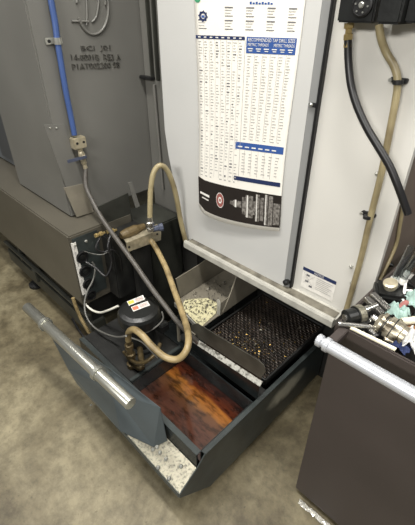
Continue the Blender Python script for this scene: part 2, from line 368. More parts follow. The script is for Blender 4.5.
# right hand hose with brass fitting
m = MB(); hp = [AY(348, 40, 1.09), AY(348.5, 62, 1.09), AY(351, 85, 1.085), AY(357, 106, 1.08), AY(367, 128, 1.075), AY(379, 148, 1.07), AY(390, 167, 1.07), AY(399, 189, 1.07), AY(408, 214, 1.08)]
rh = thing('black_hose', 'thick black rubber hose curving down from the valve box across the white panel', 'hose', hp[0])
m.tube(hp, .0105, blkhose_m, 14); m.build('hose_body', rh)
m = MB(); a = AY(349.5, 22, 1.09); b = AY(348, 42, 1.09); a.z = 1.512; d = (b-a)
m.lathe(a, d, [(.013, 0), (.013, .012), (.009, .014), (.009, .024), (.0125, .026), (.0125, .038), (.010, .040), (.0115, d.length+.012)], brass_m, 6); m.build('brass_fitting', rh)
# conduit
cp = [AY(379, 24, 1.085), AY(381, 38, 1.09), AY(386, 52, 1.10), AY(394, 66, 1.105), AY(397.5, 80, 1.105), AY(396, 98, 1.105), AY(390, 130, 1.105), AY(381, 175, 1.105), AY(371, 215, 1.105), AY(361, 258, 1.105), AY(352, 290, 1.105), AY(344, 318, 1.10)]
cp[0].z = 1.511
cd = thing('cream_conduit', 'cream flexible conduit running down the white panel from the valve box', 'conduit', cp[-1])
m = MB(); m.tube(cp, .0098, tanl_m, 12); m.build('conduit_tube', cd)
for i, (u, v) in enumerate([(397.5, 81), (367, 216)]):
    m = MB(); p = AY(u, v, 1.102)
    m.lathe(p+Vector((.003, 0, -.008)), (-.1, 0, 1), [(.0115, 0), (.0135, .001), (.0135, .010), (.0115, .011)], seal_m, 16); m.box(p+Vector((-.024, .008, -.006)), p+Vector((.02, .022, .006)), seal_m, .002)
    m.lathe(p+Vector((-.020, .006, 0)), (0, -1, 0), [(.005, 0), (.005, .006)], bolt_m, 8); m.build('clamp', cd)
m = MB(); gp = [AX(404, 200, -.336), AX(400, 225, -.336), AX(396, 245, -.336), AX(386, 268, -.336), AX(380, 280, -.336)]
m.tube(gp, .006, tanl_m, 8); tag(m.build('thin_conduit'), 'thin tan conduit on the shaded taupe side panel behind the cart', 'conduit')
# ================================================================== CHUTE (conveyor discharge housing)
XC = -1.60; YC = .70
ch = thing('conveyor_housing', 'tall charcoal chip conveyor housing with an embossed emblem at the left of the door', 'conveyor', (-1.9, 1.0, .72))
m = MB(); m.box((-2.17, YC, .724), (XC, 1.40, 2.3), chute_m, .006); m.build('housing_shell', ch)
m = MB()   # slender folded plate low on the corner
fl = [AX(44, 125, XC+.004), AX(64, 124, XC+.004), AX(93, 213, XC+.004), AX(77, 217, XC+.004)]
m.plate(fl, .0035, chute_m); m.build('corner_plate', ch)
m = MB(); g = [AX(64, 188, XC+.012), AX(83, 184, XC+.012), AX(94, 212, XC+.026), AX(77, 217, XC+.026)]
m.plate(g, .007, plate_m); m.build('lower_gusset', ch)
for (u, v) in [(50, 128), (56.5, 128)]: MB().lathe(AX(u, v, XC+.005), (1, 0, 0), [(.004, -.002), (.004, .003), (.002, .004)], bolt_m, 8).build('bolt', ch)
# embossed emblem: ring, arrow bar and slanted strokes
def CF(a, b, o=.004): return Vector((XC+o, a, b))
m = MB(); ec = AX(92.5, 7, XC); RY, RZ = .070, .092
def arc(a0, a1, ry, rz, r=.0055, tilt=.12):
    return m.tube([CF(ec.y+cos(t)*ry-sin(t)*rz*tilt*-1, ec.z+sin(t)*rz) for t in [a0+(a1-a0)*i/30 for i in range(31)]], r, chute_m, 6, sub=0)
arc(-2.75, 3.0, RY, RZ); arc(.1, 1.8, RY*.82, RZ*.84)
m.tube([CF(ec.y-.100, ec.z-.045), CF(ec.y-.03, ec.z-.047)], .0045, chute_m, 6); 
m.tube([CF(ec.y-.005, ec.z+.055), CF(ec.y+.024, ec.z+.05), CF(ec.y+.028, ec.z+.02), CF(ec.y+.010, ec.z-.03), CF(ec.y-.015, ec.z-.05)], .004, chute_m, 6)
m.tube([CF(ec.y-.02, ec.z+.06), CF(ec.y-.03, ec.z-.02), CF(ec.y-.04, ec.z-.06)], .0035, chute_m, 6)
m.build('embossed_emblem', ch)
grime_m = mat('grime_filled_enamel', (88, 86, 80), .5, var=.3, scale=80)
def emb(body, u0, v0, u1, v1, h):
    m = MB()
    p0 = AX(u0, v0, XC); p1 = AX(u1, v1, XC); 
    vs, fs = text_geo(body, 1, .5); x0 = min(v.x for v in vs); x1 = max(v.x for v in vs); y0 = min(v.y for v in vs); y1 = max(v.y for v in vs)
    m.add([Vector((XC+.0024+v.z*.0048, p0.y+(p1.y-p0.y)*(v.x-x0)/(x1-x0), p0.z+(p1.z-p0.z)*(v.x-x0)/(x1-x0)-h/2+h*(v.y-y0)/(y1-y0))) for v in vs], fs, grime_m)
    m.build('embossed_lettering', ch)
emb('BCI  J01', 81, 49, 110, 48, .022); emb('14-0001B  RE3 A', 71, 57.5, 120, 57, .022); emb('P1AT002200 98', 72, 67, 119, 64.5, .022)
# column with channel beside the housing
col = thing('guide_column', 'dark upright channel between the charcoal housing and the pale door', 'column', (-1.5, 1.3, 0))
m = MB(); m.box((-1.596, 1.185, .2), (-1.38, 1.30, 2.3), chute_m, .004); m.build('channel_body', col)
for yy, u in ((1.18, 147), (1.18, 153)):
    a = AY(u, 0, 1.176); MB().box((a.x-.006, 1.168, 1.27), (a.x+.006, 1.184, 2.3), olivedark_m, .002).build('guide_rail', col)
a = AY(146, 77, 1.17); MB().box((a.x-.05, 1.158, a.z-.008), (a.x+.05, 1.184, a.z+.004), seal_m, .002).build('rail_stop', col)
a = AY(156, 90, 1.176); m = MB().tube([(a.x-.01, 1.174, 1.25), (a.x+.004, 1.174, .75)], .007, chute_m, 8); m.build('lower_rail', col)
# neighbouring machine panel at far left
nb = thing('side_cabinet', 'dark grey machine cabinet at the far left edge behind the charcoal housing', 'cabinet', (-2.6, 1.1, 0))
MB().box((-3.4, .80, .724), (-2.20, 1.6, 2.3), mat('cool_grey_enamel', (96, 100, 103), .4, var=.08), .006).build('cabinet_body', nb)
MB().box((-2.62, .79, .76), (-2.24, .799, 1.25), mat('dark_grey_door_enamel', (70, 72, 74), .4, var=.08), .003).build('cabinet_door', nb)
# ================================================================== ELECTRICAL BOX
YB = .60; XB = -1.446
eb = thing('socket_base_cabinet', 'long low dark olive base box below the charcoal housing with a row of round sockets', 'base cabinet', (-2.0, .8, 0))
m = MB(); m.box((-3.4, YB, .335), (XB, .93, .72), box_m, .006); m.build('box_shell', eb)
m = MB(); m.box((XB+.001, YB+.012, .38), (XB+.006, .735, .705), tank_m, .002); m.build('socket_plate', eb)
m = MB(); m.plate([(XB+.007, YB+.004, .688), (XB+.007, YB+.026, .688), (XB+.007, YB+.026, .405), (XB+.007, YB+.004, .405)], .004, wst_m)
for i in range(9): m.plate([(XB+.0078, YB+.012, .672-i*.03), (XB+.0078, YB+.016, .672-i*.03), (XB+.0078, YB+.016, .655-i*.03), (XB+.0078, YB+.012, .655-i*.03)], .0004, ink_m)
m.build('label_strip', eb)['label'] = 'narrow white label strip'
for (u, v, r) in [(82, 257, .025), (85, 271, .026), (88, 283.5, .024), (91, 295, .022)]:
    p = AX(u, v, XB+.007); so = MB().lathe(p, (1, 0, 0), [(r+.004, -.002), (r+.004, .006), (r, .008), (r, .003), (r*.5, .002)], seal_m, 22).build('socket', eb)
    MB().lathe(p, (1, 0, 0), [(r*.45, .001), (r*.45, .007), (r*.2, .008)], blk_m, 12).build('socket_core', so)
for (u, v) in [(75, 245), (86, 241)]:
    MB().lathe(AX(u, v, XB+.006), (1, 0, 0), [(.007, -.001), (.007, .004), (.004, .007)], bolt_m, 12).build('bolt', eb)
m = MB(); m.box((-2.5, .615, .11), (-1.45, .70, .20), olivedark_m, .004); m.box((-2.5, .605, .245), (-1.45, .63, .262), olivedark_m, .003); m.box((-2.5, .64, .2), (-1.47, .92, .333), dark_m, 0); m.build('base_beam', eb)
m = MB(); p = AZ(22, 292, 0); m.lathe((p.x, .66, 0), (0, 0, 1), [(.05, 0), (.05, .018), (.03, .024), (.014, .03), (.014, .11)], seal_m, 18); m.build('levelling_foot', eb)
m = MB(); m.box((-2.30, .62, .19), (-2.27, .70, .33), olivedark_m, .003); m.build('foot_bracket', eb); m = MB(); m.box((-2.08, .60, .17), (-2.03, .63, .25), olivedark_m, .004); m.build('foot_bracket', eb)
# housing throat / dark mass between box, chute and machine
th = thing('conveyor_throat', 'grimy dark metal throat between the socket plate and the machine base', 'machine base', (-1.4, 1.1, 0))
m = MB(); m.box((-1.598, .95, .05), (-1.35, 1.158, .66), olivedark_m, .006); m.build('throat_body', th)
m = MB(); m.box((XB+.002, .75, .34), (-1.36, .94, .68), dark_m, .006); m.build('side_pod', th)
m = MB(); m.plate([AX(98, 207, -1.45), AX(128, 193, -1.45), AX(133, 222, -1.45), AX(108, 232, -1.45)], .006, olivedark_m); m.build('throat_cover', th); m = MB(); m.plate([AX(128, 183, -1.42), AX(132, 182, -1.42), AX(140, 206, -1.42), AX(136, 208, -1.42)], .004, chute_m); m.build('stiffener', th)
# ================================================================== COOLANT TANK
side_m = MATS['slate_tank_enamel'].copy(); side_m.name = 'light_patched_dusty_enamel'
def light_patch(m):      # light on the dusty sheet, painted in as a pale patch near the basket
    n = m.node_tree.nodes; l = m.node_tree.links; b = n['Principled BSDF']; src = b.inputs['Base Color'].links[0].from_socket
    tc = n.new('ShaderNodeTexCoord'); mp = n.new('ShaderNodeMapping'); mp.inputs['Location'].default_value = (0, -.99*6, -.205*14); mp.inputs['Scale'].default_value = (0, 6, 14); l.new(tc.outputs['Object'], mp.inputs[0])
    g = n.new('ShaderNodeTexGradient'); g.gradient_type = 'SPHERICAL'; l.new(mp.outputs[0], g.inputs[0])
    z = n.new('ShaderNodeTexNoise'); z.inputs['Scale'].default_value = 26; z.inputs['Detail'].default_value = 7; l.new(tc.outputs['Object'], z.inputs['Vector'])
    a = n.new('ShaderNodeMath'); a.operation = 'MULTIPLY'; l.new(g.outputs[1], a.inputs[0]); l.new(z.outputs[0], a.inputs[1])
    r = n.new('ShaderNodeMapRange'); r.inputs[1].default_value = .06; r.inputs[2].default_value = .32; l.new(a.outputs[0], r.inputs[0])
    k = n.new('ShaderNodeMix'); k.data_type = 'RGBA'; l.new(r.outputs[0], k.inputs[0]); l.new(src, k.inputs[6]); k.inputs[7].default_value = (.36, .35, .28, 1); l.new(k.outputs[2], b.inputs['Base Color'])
light_patch(side_m)
tk = thing('coolant_tank', 'dark slate coolant tank on the floor holding murky rust-coloured coolant', 'tank', (-.9, .7, .05))
XR = -.518; XL = -1.30; XF = -1.18
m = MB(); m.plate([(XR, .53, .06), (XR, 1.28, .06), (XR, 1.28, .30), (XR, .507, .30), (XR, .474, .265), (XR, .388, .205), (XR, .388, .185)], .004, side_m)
m.box((XR-.016, .507, .296), (XR+.002, 1.28, .303), tank_m, .001); m.build('side_wall', tk)
m = MB(); m.plate([(XF, .388, .206), (XR-.005, .388, .206), (XR-.005, .388, .186), (XF, .388, .186)], .003, tank_m); m.plate([(XF, .389, .186), (XR-.005, .389, .186), (XR-.005, .53, .062), (XF, .53, .062)], .003, tank_m); m.build('front_wall', tk)
m = MB(); m.plate([(XF, .391, .204), (XR-.005, .391, .204), (XR-.005, .482, .225), (XF, .482, .225)], .003, galv_m); m.build('ledge', tk)['label'] = 'speckled bare galvanised ledge'
for (u, v) in [(158, 466), (160, 452.5), (166, 459), (181, 467), (169, 477), (153, 449), (157, 447)]:
    p = AZ(u, v, .216); p.z = .203+(p.y-.391)*.23; MB().lathe(p, (0, 0, 1), [(.0075, 0), (.0075, .005), (.004, .009)], bolt_m, 10).build('ledge_bolt', tk)
m = MB(); m.box((XL, .484, .222), (XR-.018, .490, .300), tanki_m, .001); m.box((XL, .484, .297), (XR-.018, .506, .302), tank_m, .001); m.build('weir_wall', tk)
m = MB(); m.box((XL, .775, .08), (XR-.018, .781, .30), tanki_m, .001); m.box((-.937, .507, .08), (-.931, .774, .298), tanki_m, .001); m.box((XR-.024, .507, .08), (XR-.018, .774, .294), tanki_m, .001)
m.box((XL, .532, .060), (XR-.005, 1.28, .078), tanki_m, 0); m.build('inner_wall', tk)
m = MB(); m.box((-.93, .508, .19), (XR-.025, .774, .225), cool_m, 0); m.build('coolant', tk)['label'] = 'murky red-brown coolant with an orange bank of rust'
m = MB(); m.box((XL, .508, .290), (-.938, .774, .300), dark_m, .002); m.box((-.95, .508, .2995), (-.934, .774, .309), tank_m, .002); m.build('pump_deck', tk)
m = MB(); m.box((-1.0, .806, .285), (XR-.018, .860, .297), dark_m, .001); m.build('rear_deck', tk)
m = MB()
A = Vector((-1.40, .391, .40)); Hh = Vector((-.95, .449, .402)); B = Vector((-.706, .476, .396)); Cc = Vector((-.684, .476, .225)); D = Vector((-.705, .430, .215)); E_ = Vector((-.85, .3835, .207)); F_ = Vector((-1.175, .3835, .19)); G = Vector((-1.235, .3835, .235))
Hm = Vector((-.93, .418, .34))
m.add([A, Hh, B, Cc, D, E_, F_, G, Hm], [[0, 7, 6, 5, 8, 1], [1, 8, 5, 4, 3, 2]], guard_m)
o = m.build('guard_plate', tk); sd = o.modifiers.new('s', 'SOLIDIFY'); sd.thickness = .003; sd.offset = 0
for (u, v) in [(91, 405), (126, 423)]: MB().lathe(AY(u, v, .383 if u < 100 else .412), (0, -1, 0), [(.004, -.004), (.004, .003), (.002, .005)], bolt_m, 8).build('guard_bolt', tk)
HA = AZ(27, 307, .46); HB = AZ(131, 404, .46); hv = (HB-HA).normalized()
ha = MB().tube([HA, HA+hv*.002, HB-hv*.002, HB], [.019, .0215, .0215, .0200], chrome_m, 24, sub=0).build('handle', tk)
for (u, v) in [(45.5, 324), (98, 373)]:
    p = AZ(u, v, .46); cl = MB(); t = (p-HA).dot(hv); p = HA+hv*t
    cl.lathe(p-hv*.008, hv, [(.0215, 0), (.028, 0), (.028, .018), (.0215, .018)], chrome_m, 24); cl.box(p+Vector((-.010, .004, -.075)), p+Vector((.010, .020, -.020)), chrome_m, .003); cl.build('handle_clamp', ha)
for sx in (-1.20, -.62):
    for sy in (.60, 1.2):
        cs = MB(); cs.lathe((sx-.012, sy, .03), (1, 0, 0), [(.022, 0), (.03, .003), (.03, .021), (.022, .024)], seal_m, 18); cs.box((sx-.018, sy-.02, .03), (sx-.014, sy+.02, .06), bolt_m, 0); cs.box((sx+.014, sy-.02, .03), (sx+.018, sy+.02, .06), bolt_m, 0); cs.build('caster', tk)
# ================================================================== SPLASH PLATE
worn_m = mat('worn_bright_steel', (206, 204, 194), .35, .4, rgb2=(110, 108, 100), scale=70, lo=.36, hi=.52)
splash_m = mat('oily_brown_grey_sheet', (72, 70, 62), .35, var=.18, scale=14, bump=.1)
sp = thing('splash_plate', 'dark folded splash plate with a bright worn lip standing across the tank', 'plate', (-.67, .8, .3))
m = MB(); m.plate([(-.90, .80, .392), (-.525, .80, .424), (-.522, .80, .44), (-.512, .80, .47), (-.520, .80, .497), (-.545, .80, .503), (-.86, .80, .475), (-.90, .80, .44)], .003, splash_m); m.build('upright_sheet', sp); m = MB(); m.plate([(-.90, .803, .296), (-.535, .803, .296), (-.528, .803, .423), (-.90, .803, .391)], .002, tanki_m); m.build('lower_sheet', sp)
m = MB(); m.plate([(-.90, .7955, .388), (-.515, .7955, .420), (-.517, .783, .402), (-.90, .783, .370)], .003, worn_m); m.build('folded_lip', sp)['label'] = 'bright worn steel lip'
m = MB(); m.box((-.98, .79, .400), (-.868, .80, .412), plate_m, .002); m.box((-.98, .79, .298), (-.97, .80, .40), plate_m, 0); m.build('end_rail', sp)
# ================================================================== CHIP BASKET
bk = thing('chip_basket', 'shallow dark woven wire chip basket below the door sill', 'basket', (-.78, 1.1, .3))
bx0, bx1, by0, by1, bz = -.895, -.548, .865, 1.29, .328
m = MB()
for a, b in (((bx0, by0), (bx1, by0)), ((bx1, by0), (bx1, by1)), ((bx1, by1), (bx0, by1)), ((bx0, by1), (bx0, by0))):
    m.tube([(a[0], a[1], bz+.012), (b[0], b[1], bz+.012)], .005, dark_m, 8)
m.box((bx0, by0, .300), (bx1, by0+.003, bz+.012), dark_m, 0); m.box((bx1-.003, by0, .300), (bx1, by1, bz+.012), dark_m, 0); m.build('basket_rim', bk)
m = MB(); nx, ny = 30, 32; st = .0108
k = 0
for i in range(nx):
    x = bx0+(i+.5)*(bx1-bx0)/nx
    m.tube([(x, by0+(by1-by0)*j/(ny*2), bz+.0022*cos(pi*(j/2+i))*(1 if j % 2 == 0 else 0)) for j in range(ny*2+1)], .0026, basket_m, 5, False, 0)
for j in range(ny):
    y = by0+(j+.5)*(by1-by0)/ny
    m.tube([(bx0+(bx1-bx0)*i/(nx*2), y, bz-.0022*cos(pi*(i/2+j))*(1 if i % 2 == 0 else 0)) for i in range(nx*2+1)], .0030, basket_m, 5, False, 0)
o = m.build('wire_mesh', bk)
m = MB(); m.box((bx0, by0, .299), (bx1, by1, .308), dark_m, 0); m.build('basket_floor', bk)
m = MB()
for i in range(130):
    cx, cy = (random.gauss(-.72, .035), random.gauss(.98, .03)) if i < 60 else (random.uniform(bx0+.02, bx1-.02), random.uniform(by0+.02, by1-.03))
    cx = min(max(cx, bx0+.01), bx1-.01); cy = min(max(cy, by0+.012), by1-.02)
    a = random.uniform(0, 6.3); L = random.uniform(.002, .0055); d = Vector((cos(a), sin(a), 0))*L; e = Vector((-sin(a), cos(a), .6))*L*.5; c = Vector((cx, cy, bz+.004+random.uniform(0, .002)))
    m.add([c-d, c+e, c+d, c-e+Vector((0, 0, .001))], [[0, 1, 2], [0, 2, 3]], chipg_m if random.random() < .6 else galv_m)
o = m.build('metal_chips', bk); o['kind'] = 'stuff'; o['label'] = 'golden metal chips caught in the mesh'
# ================================================================== CHIP CHUTE
cc = thing('chip_chute', 'grey metal chip chute crusted with pale chips, left of the woven basket', 'chute', (-1.0, 1.0, .3))
m = MB(); m.plate([(-1.125, .905, .372), (-.912, .872, .366), (-.912, 1.30, .382), (-1.125, 1.30, .388)], .005, plate_m); m.build('chute_floor', cc)
m = MB(); m.plate([(-1.075, .900, .3740), (-.914, .872, .3705), (-.928, .980, .375), (-.96, 1.04, .378), (-1.03, 1.03, .3785), (-1.10, .95, .3765)], .003, chips_m); m.build('chip_crust', cc)['label'] = 'crust of pale chips and residues'
m = MB(); m.plate([AX(176, 279, -1.13), AX(181, 299, -1.13), Vector((-1.13, 1.30, .372)), Vector((-1.13, 1.30, .54)), AX(199, 265, -1.13)], .005, plate_m); m.build('left_cheek', cc)
m = MB(); m.plate([(-.925, .985, .372), (-.905, .985, .372), (-.905, .985, .445), (-.915, .985, .462), (-.925, .985, .455)], .003, lip_m); m.plate([(-.905, .985, .372), (-.905, 1.30, .384), (-.905, 1.30, .48), (-.905, .99, .445)], .003, plate_m); m.build('right_cheek', cc)
m = MB(); m.plate([(-1.125, .900, .371), (-.912, .867, .365), (-.912, .867, .345), (-1.125, .900, .350)], .003, lip_m); m.build('front_edge', cc)
m = MB(); m.box((-1.11, 1.12, .30), (-.93, 1.28, .363), dark_m, 0); m.build('chute_support', cc)
m = MB()
for i in range(170):
    cx, cy = random.uniform(-1.11, -.93), random.uniform(.905, 1.2); a = random.uniform(0, 6.3); L = random.uniform(.003, .008); d = Vector((cos(a), sin(a), .2))*L; e = Vector((-sin(a), cos(a), .8))*L*.5; c = Vector((cx, cy, .376+(cy-.87)*.04+random.uniform(0, .004)))
    m.add([c-d, c+e, c+d, c-e+Vector((0, 0, .002))], [[0, 1, 2], [0, 2, 3]], plate_m if random.random() < .45 else dark_m)
o = m.build('loose_chips', cc); o['kind'] = 'stuff'
# ================================================================== PUMP
pc = Vector((-1.078, .672, 0))
oldbrass_m = mat('grimy_brass', (120, 104, 72), .4, .5, var=.25, scale=60)
pu = thing('coolant_pump', 'round black coolant pump with yellow and red stickers on its cap, standing on the tank', 'pump', (pc.x, pc.y, .3))
MB().lathe(pc+Vector((0, 0, .301)), (0, 0, 1), [(.075, 0), (.075, .012), (.058, .014), (.058, .13), (.062, .135)], blk_m, 36).build('motor_body', pu)
for i in range(1): pass
MB().lathe(pc+Vector((0, 0, .436)), (0, 0, 1), [(.078, 0), (.088, .004), (.090, .012), (.088, .045), (.082, .058), (.066, .066), (.03, .069), (.001, .070)], blk_m, 40).build('motor_cap', pu)
def pt(u, v): return AZ(u, v, .5062)
for nme, c4, mm in (('warning_sticker', [(127, 301.5), (143, 295), (145, 299), (129, 305.5)], yell_m), ('rating_sticker', [(131, 307), (147.5, 301), (150, 305), (133.5, 311.5)], redst_m)):
    s_ = MB(); P4 = [pt(*c) for c in c4]; s_.plate(P4, .003, wst_m)
    up = Vector((0, 0, .0006))
    f = lambda a, b: P4[0].lerp(P4[1], a).lerp(P4[3].lerp(P4[2], a), b)+up
    s_.poly([f(.03, .15), f(.36, .15), f(.36, .85), f(.03, .85)], mm)
    for i in range(4): s_.poly([f(.45, .18+i*.19), f(.92, .18+i*.19), f(.92, .25+i*.19), f(.45, .25+i*.19)], redst_m if i % 2 else inkd_m)
    s_.build(nme, pu)
m = MB(); p = AZ(150, 305, .49); q = Vector((pc.x+.02, pc.y-.085, .47))
m.box((pc.x+.05, pc.y+.03, .40), (pc.x+.105, pc.y+.075, .44), blk_m, .004); m.build('terminal_box', pu)
ft = AY(128, 338, .56)
m = MB(); m.lathe((ft.x, ft.y, .302), (0, 0, 1), [(.022, 0), (.022, .02), (.015, .024), (.015, .05), (.020, .054), (.020, .075), (.014, .08), (.014, .10), (.018, .104), (.018, .125), (.012, .128), (.012, ft.z-.302)], oldbrass_m, 10)
m.tube([(ft.x, ft.y, .33), (ft.x+.05, ft.y+.01, .325), (pc.x+.02, pc.y-.03, .325)], .013, oldbrass_m, 10); m.build('outlet_fitting', pu)
# tan delivery hose
tp = [AY(148, 236, .93), AY(156, 248, .92), AY(166, 268, .87), AY(174, 290, .81), AY(182, 312, .75), AY(188, 333, .68), AY(187, 349, .63), AY(178, 359, .60), AY(165, 357, .575), AY(152, 346, .56), AY(142, 335, .555), AY(134, 329.5, .555), AY(129, 332, .56), Vector((ft.x, ft.y, ft.z-.012))]
h = thing('tan_delivery_hose', 'thick tan rubber hose looping from the bracket down to the black pump', 'hose', tp[-1])
MB().tube(tp, .0125, tan_m, 14).build('hose_body', h)
m = MB(); m.lathe(tp[0]-(tp[1]-tp[0]).normalized()*.022, tp[1]-tp[0], [(.017, 0), (.017, .010), (.0155, .012), (.0155, .026), (.017, .028), (.017, .036)], brass_m, 14); m.build('hose_clamp', h)
# upper tan loop hose
lp = [AX(150, 222, -1.27), AX(150, 205, -1.27), AX(151, 186, -1.27), AX(154, 172, -1.265), AX(160, 165.5, -1.255), AX(167, 170, -1.25), AX(173, 184, -1.245), AX(177, 200, -1.24), AX(181, 222, -1.24), AX(187, 246, -1.23)]
h = thing('tan_loop_hose', 'tan hose making a tall arch beside the lower left door edge', 'hose', lp[0])
MB().tube(lp, .0115, tanl_m, 12).build('hose_body', h)
m = MB(); m.lathe(lp[0]+Vector((0, 0, -.045)), (0, 0, 1), [(.016, 0), (.018, .004), (.018, .018), (.014, .02), (.014, .030), (.018, .032), (.018, .045), (.013, .048), (.013, .07)], steel_m, 8)
m.lathe(lp[0]+Vector((.0, .008, -.04)), (.5, 1, .1), [(.014, 0), (.014, .03), (.018, .032), (.018, .05)], bluh_m, 8); m.build('swivel_fitting', h)
# bracket manifold
mf = thing('manifold_bracket', 'pale metal bracket plate carrying hose fittings between the housing and the door', 'bracket', (-1.3, .9, .6))
m = MB(); m.plate([AX(126.5, 243, -1.30), AX(161, 229, -1.30), AX(161, 240, -1.30), AX(128, 252, -1.30)], .006, nickel_m); m.plate([AX(126.5, 243, -1.30), AX(161, 229, -1.30), AX(157, 224, -1.34), AX(123, 238, -1.34)], .004, nickel_m); m.build('angle_plate', mf)
a = AX(121, 236, -1.345); b = AX(142, 227, -1.345)
m = MB(); m.lathe(a, b-a, [(.014, 0), (.020, .01), (.024, .03), (.024, .08), (.017, .10), (.014, .13)], brown_m, 16); m.build('check_valve', mf)
m = MB(); m.lathe(AX(129, 247, -1.299), (1, 0, 0), [(.005, 0), (.005, .003)], seal_m, 10); m.lathe(AX(157, 234, -1.299), (1, 0, 0), [(.005, 0), (.005, .003)], seal_m, 10); m.build('bracket_bolt', mf)
m = MB(); p = AX(133, 258, -1.31); m.box((-1.352, .84, .30), (-1.312, .93, .62), dark_m, .004); m.build('bracket_post', mf)
for k, (u0, v0, u1, v1) in enumerate([(95, 236, 106, 232), (107, 232, 116, 230)]):
    a = AX(u0, v0, -1.40); b = AX(u1, v1, -1.40)
    tag(MB().lathe(a, b-a, [(.010, 0), (.010, .012), (.007, .014), (.007, .022), (.011, .024), (.011, .036), (.006, .038), (.006, .05)], brass_m, 6).build('brass_fitting'), ['brass pipe fitting beside the socket plate', 'brass pipe fitting nearer the tan hoses'][k], 'fitting', 'brass fittings behind the socket plate')
# small loops of dark tube near fittings
for k, (pts, r, mm, lb) in enumerate([
    ([AX(100, 238, -1.36), AX(96, 248, -1.35), AX(103, 252, -1.34), AX(112, 250, -1.33), AX(120, 256, -1.33), AX(122, 270, -1.34)], .005, blkhose_m, 'thin black tube looping below the brass fittings'),
    ([AX(112, 232, -1.36), AX(108, 246, -1.33), AX(112, 262, -1.32), AX(106, 276, -1.33), AX(96, 268, -1.38), AX(86, 262, XB+.02)], .006, blkhose_m, 'black cable curling into the top socket'),
    ([AX(84, 251, XB+.012), AX(94, 254, -1.42), AX(104, 254, -1.39), AX(116, 246, -1.37)], .0022, gcable_m, 'fine grey wire above the sockets'),
    ([AX(92, 262, XB+.02), AX(95, 268, XB+.03), AX(93, 280, XB+.035), AX(87, 292, XB+.04), AX(84.5, 305, -1.39), AX(87, 318, -1.34), AX(95, 328, -1.28), AX(106, 334, -1.20), AX(117, 337, -1.12), AY(126, 336, .53)], .0042, gcable_m, 'thin grey cable hanging from the sockets to the pump fitting'),
    ([AX(85, 304, -1.40), AX(92, 310, -1.36), AX(100, 312.5, -1.30), AX(109, 310, -1.22), AX(118, 306, -1.175)], .0052, wcable_m, 'short white cable reaching the left of the pump cap'),
    ([AX(73, 298, -1.43), AX(78, 312, -1.42), AX(85, 326, -1.38), AX(93, 338, -1.34), AX(100, 346, -1.30)], .0085, tan_m, 'short tan hose dropping behind the guard plate'),
    ([AX(162, 312, -.985), AX(163, 319, -.98), AX(157, 326, -.985), AX(147, 332, -1.0), AX(138, 334, -1.02)], .0035, gcable_m, 'thin grey cable at the right of the pump cap'),
    ([AY(132, 338, .545), AY(142, 342, .55), AY(150, 350, .555), AY(158, 358, .57)], .003, gcable_m, 'thin pale wire sagging under the tan hose loop'),
    ([AY(124, 352, .56), AY(134, 362, .55), AY(145, 362, .56), AY(156, 353, .60), AY(160, 344, .64)], .008, oldbrass_m, 'grimy flexible metal pipe around the pump foot'),
    ([AX(72, 318, -1.37), AX(80, 332, -1.33), AX(90, 344, -1.28), AX(102, 352, -1.22), AX(112, 349, -1.18)], .006, blkhose_m, 'black cable lying on the deck behind the handle'),
]):
    tag(MB().tube(pts, r, mm, 8).build('cable' if r < .0061 else 'short_hose'), lb, 'cable' if r < .0061 else 'hose')
# ================================================================== AIR LINE ON HOUSING
XA = XC+.02
bp_ = [AX(47, -30, XA), AX(51, 0, XA), AX(55, 22, XA), AX(57.5, 41, XA), AX(61.5, 66, XA), AX(66, 92, XA), AX(70, 112, XA), AX(74.5, 135, XA+.004)]
h = thing('blue_air_hose', 'bright blue air hose running down the face of the charcoal housing', 'hose', bp_[-1])
MB().tube(bp_, .0115, blue_m, 12).build('hose_body', h)
p = AX(57.5, 41, XA); m = MB(); m.box((XC+.001, p.y-.040, p.z-.011), (XC+.008, p.y+.026, p.z+.011), bolt_m, .002); m.lathe(p+Vector((0, 0, -.011)), (0, 0, 1), [(.0125, 0), (.0145, 0), (.0145, .022), (.0125, .022)], bolt_m, 16); m.lathe((XC+.008, p.y-.028, p.z), (1, 0, 0), [(.006, 0), (.006, .004)], seal_m, 8); m.build('hose_clip', h)
vb = thing('air_valve', 'brass and nickel air valve block with a blue-grey lever below the blue hose', 'valve', AX(78, 142, XA))
m = MB(); c = AX(78, 142, XC+.02); m.box((XC+.001, c.y-.028, c.z-.026), (XC+.038, c.y+.030, c.z+.022), nickel_m, .003)
for dy in (-.014, .017): m.lathe((XC+.038, c.y+dy, c.z), (1, 0, 0), [(.0055, -.001), (.0055, .002)], seal_m, 10)
m.build('valve_block', vb)
m = MB(); m.lathe((XC+.02, c.y+.002, c.z-.026), (0, .12, -1), [(.012, 0), (.012, .012), (.009, .014), (.013, .020), (.015, .028), (.015, .046), (.010, .05), (.013, .056), (.013, .07), (.009, .074), (.011, .095)], nickel_m, 8)
m.lathe((XC+.035, c.y+.008, c.z-.064), (1, 0, 0), [(.010, -.01), (.010, .006), (.005, .010)], nickel_m, 10); m.build('ball_valve', vb)
m = MB(); m.box((XC+.040, c.y-.075, c.z-.070), (XC+.045, c.y+.016, c.z-.056), bluh_m, .002); m.build('lever', vb)
bl = [Vector((XC+.02, c.y+.015, c.z-.12)), AX(86, 186, -1.555), AX(93, 202, -1.50), AX(103, 220, -1.42), AX(118, 241, -1.30), AX(134, 263, -1.18), AX(150, 286, -1.07), AX(166, 307, -.98), AX(182, 327, -.90), AX(201, 344.5, -.842)]
h = thing('dark_air_hose', 'long dark braided hose slanting from the air valve down to the splash plate', 'hose', bl[0])
MB().tube(bl, [.0105]*100, hose_m, 12).build('hose_body', h)
m = MB(); d = (bl[-1]-bl[-2]).normalized(); m.lathe(bl[-1]-d*.03, d, [(.012, 0), (.012, .02), (.008, .022), (.006, .045)], steel_m, 10); m.build('nozzle', h)
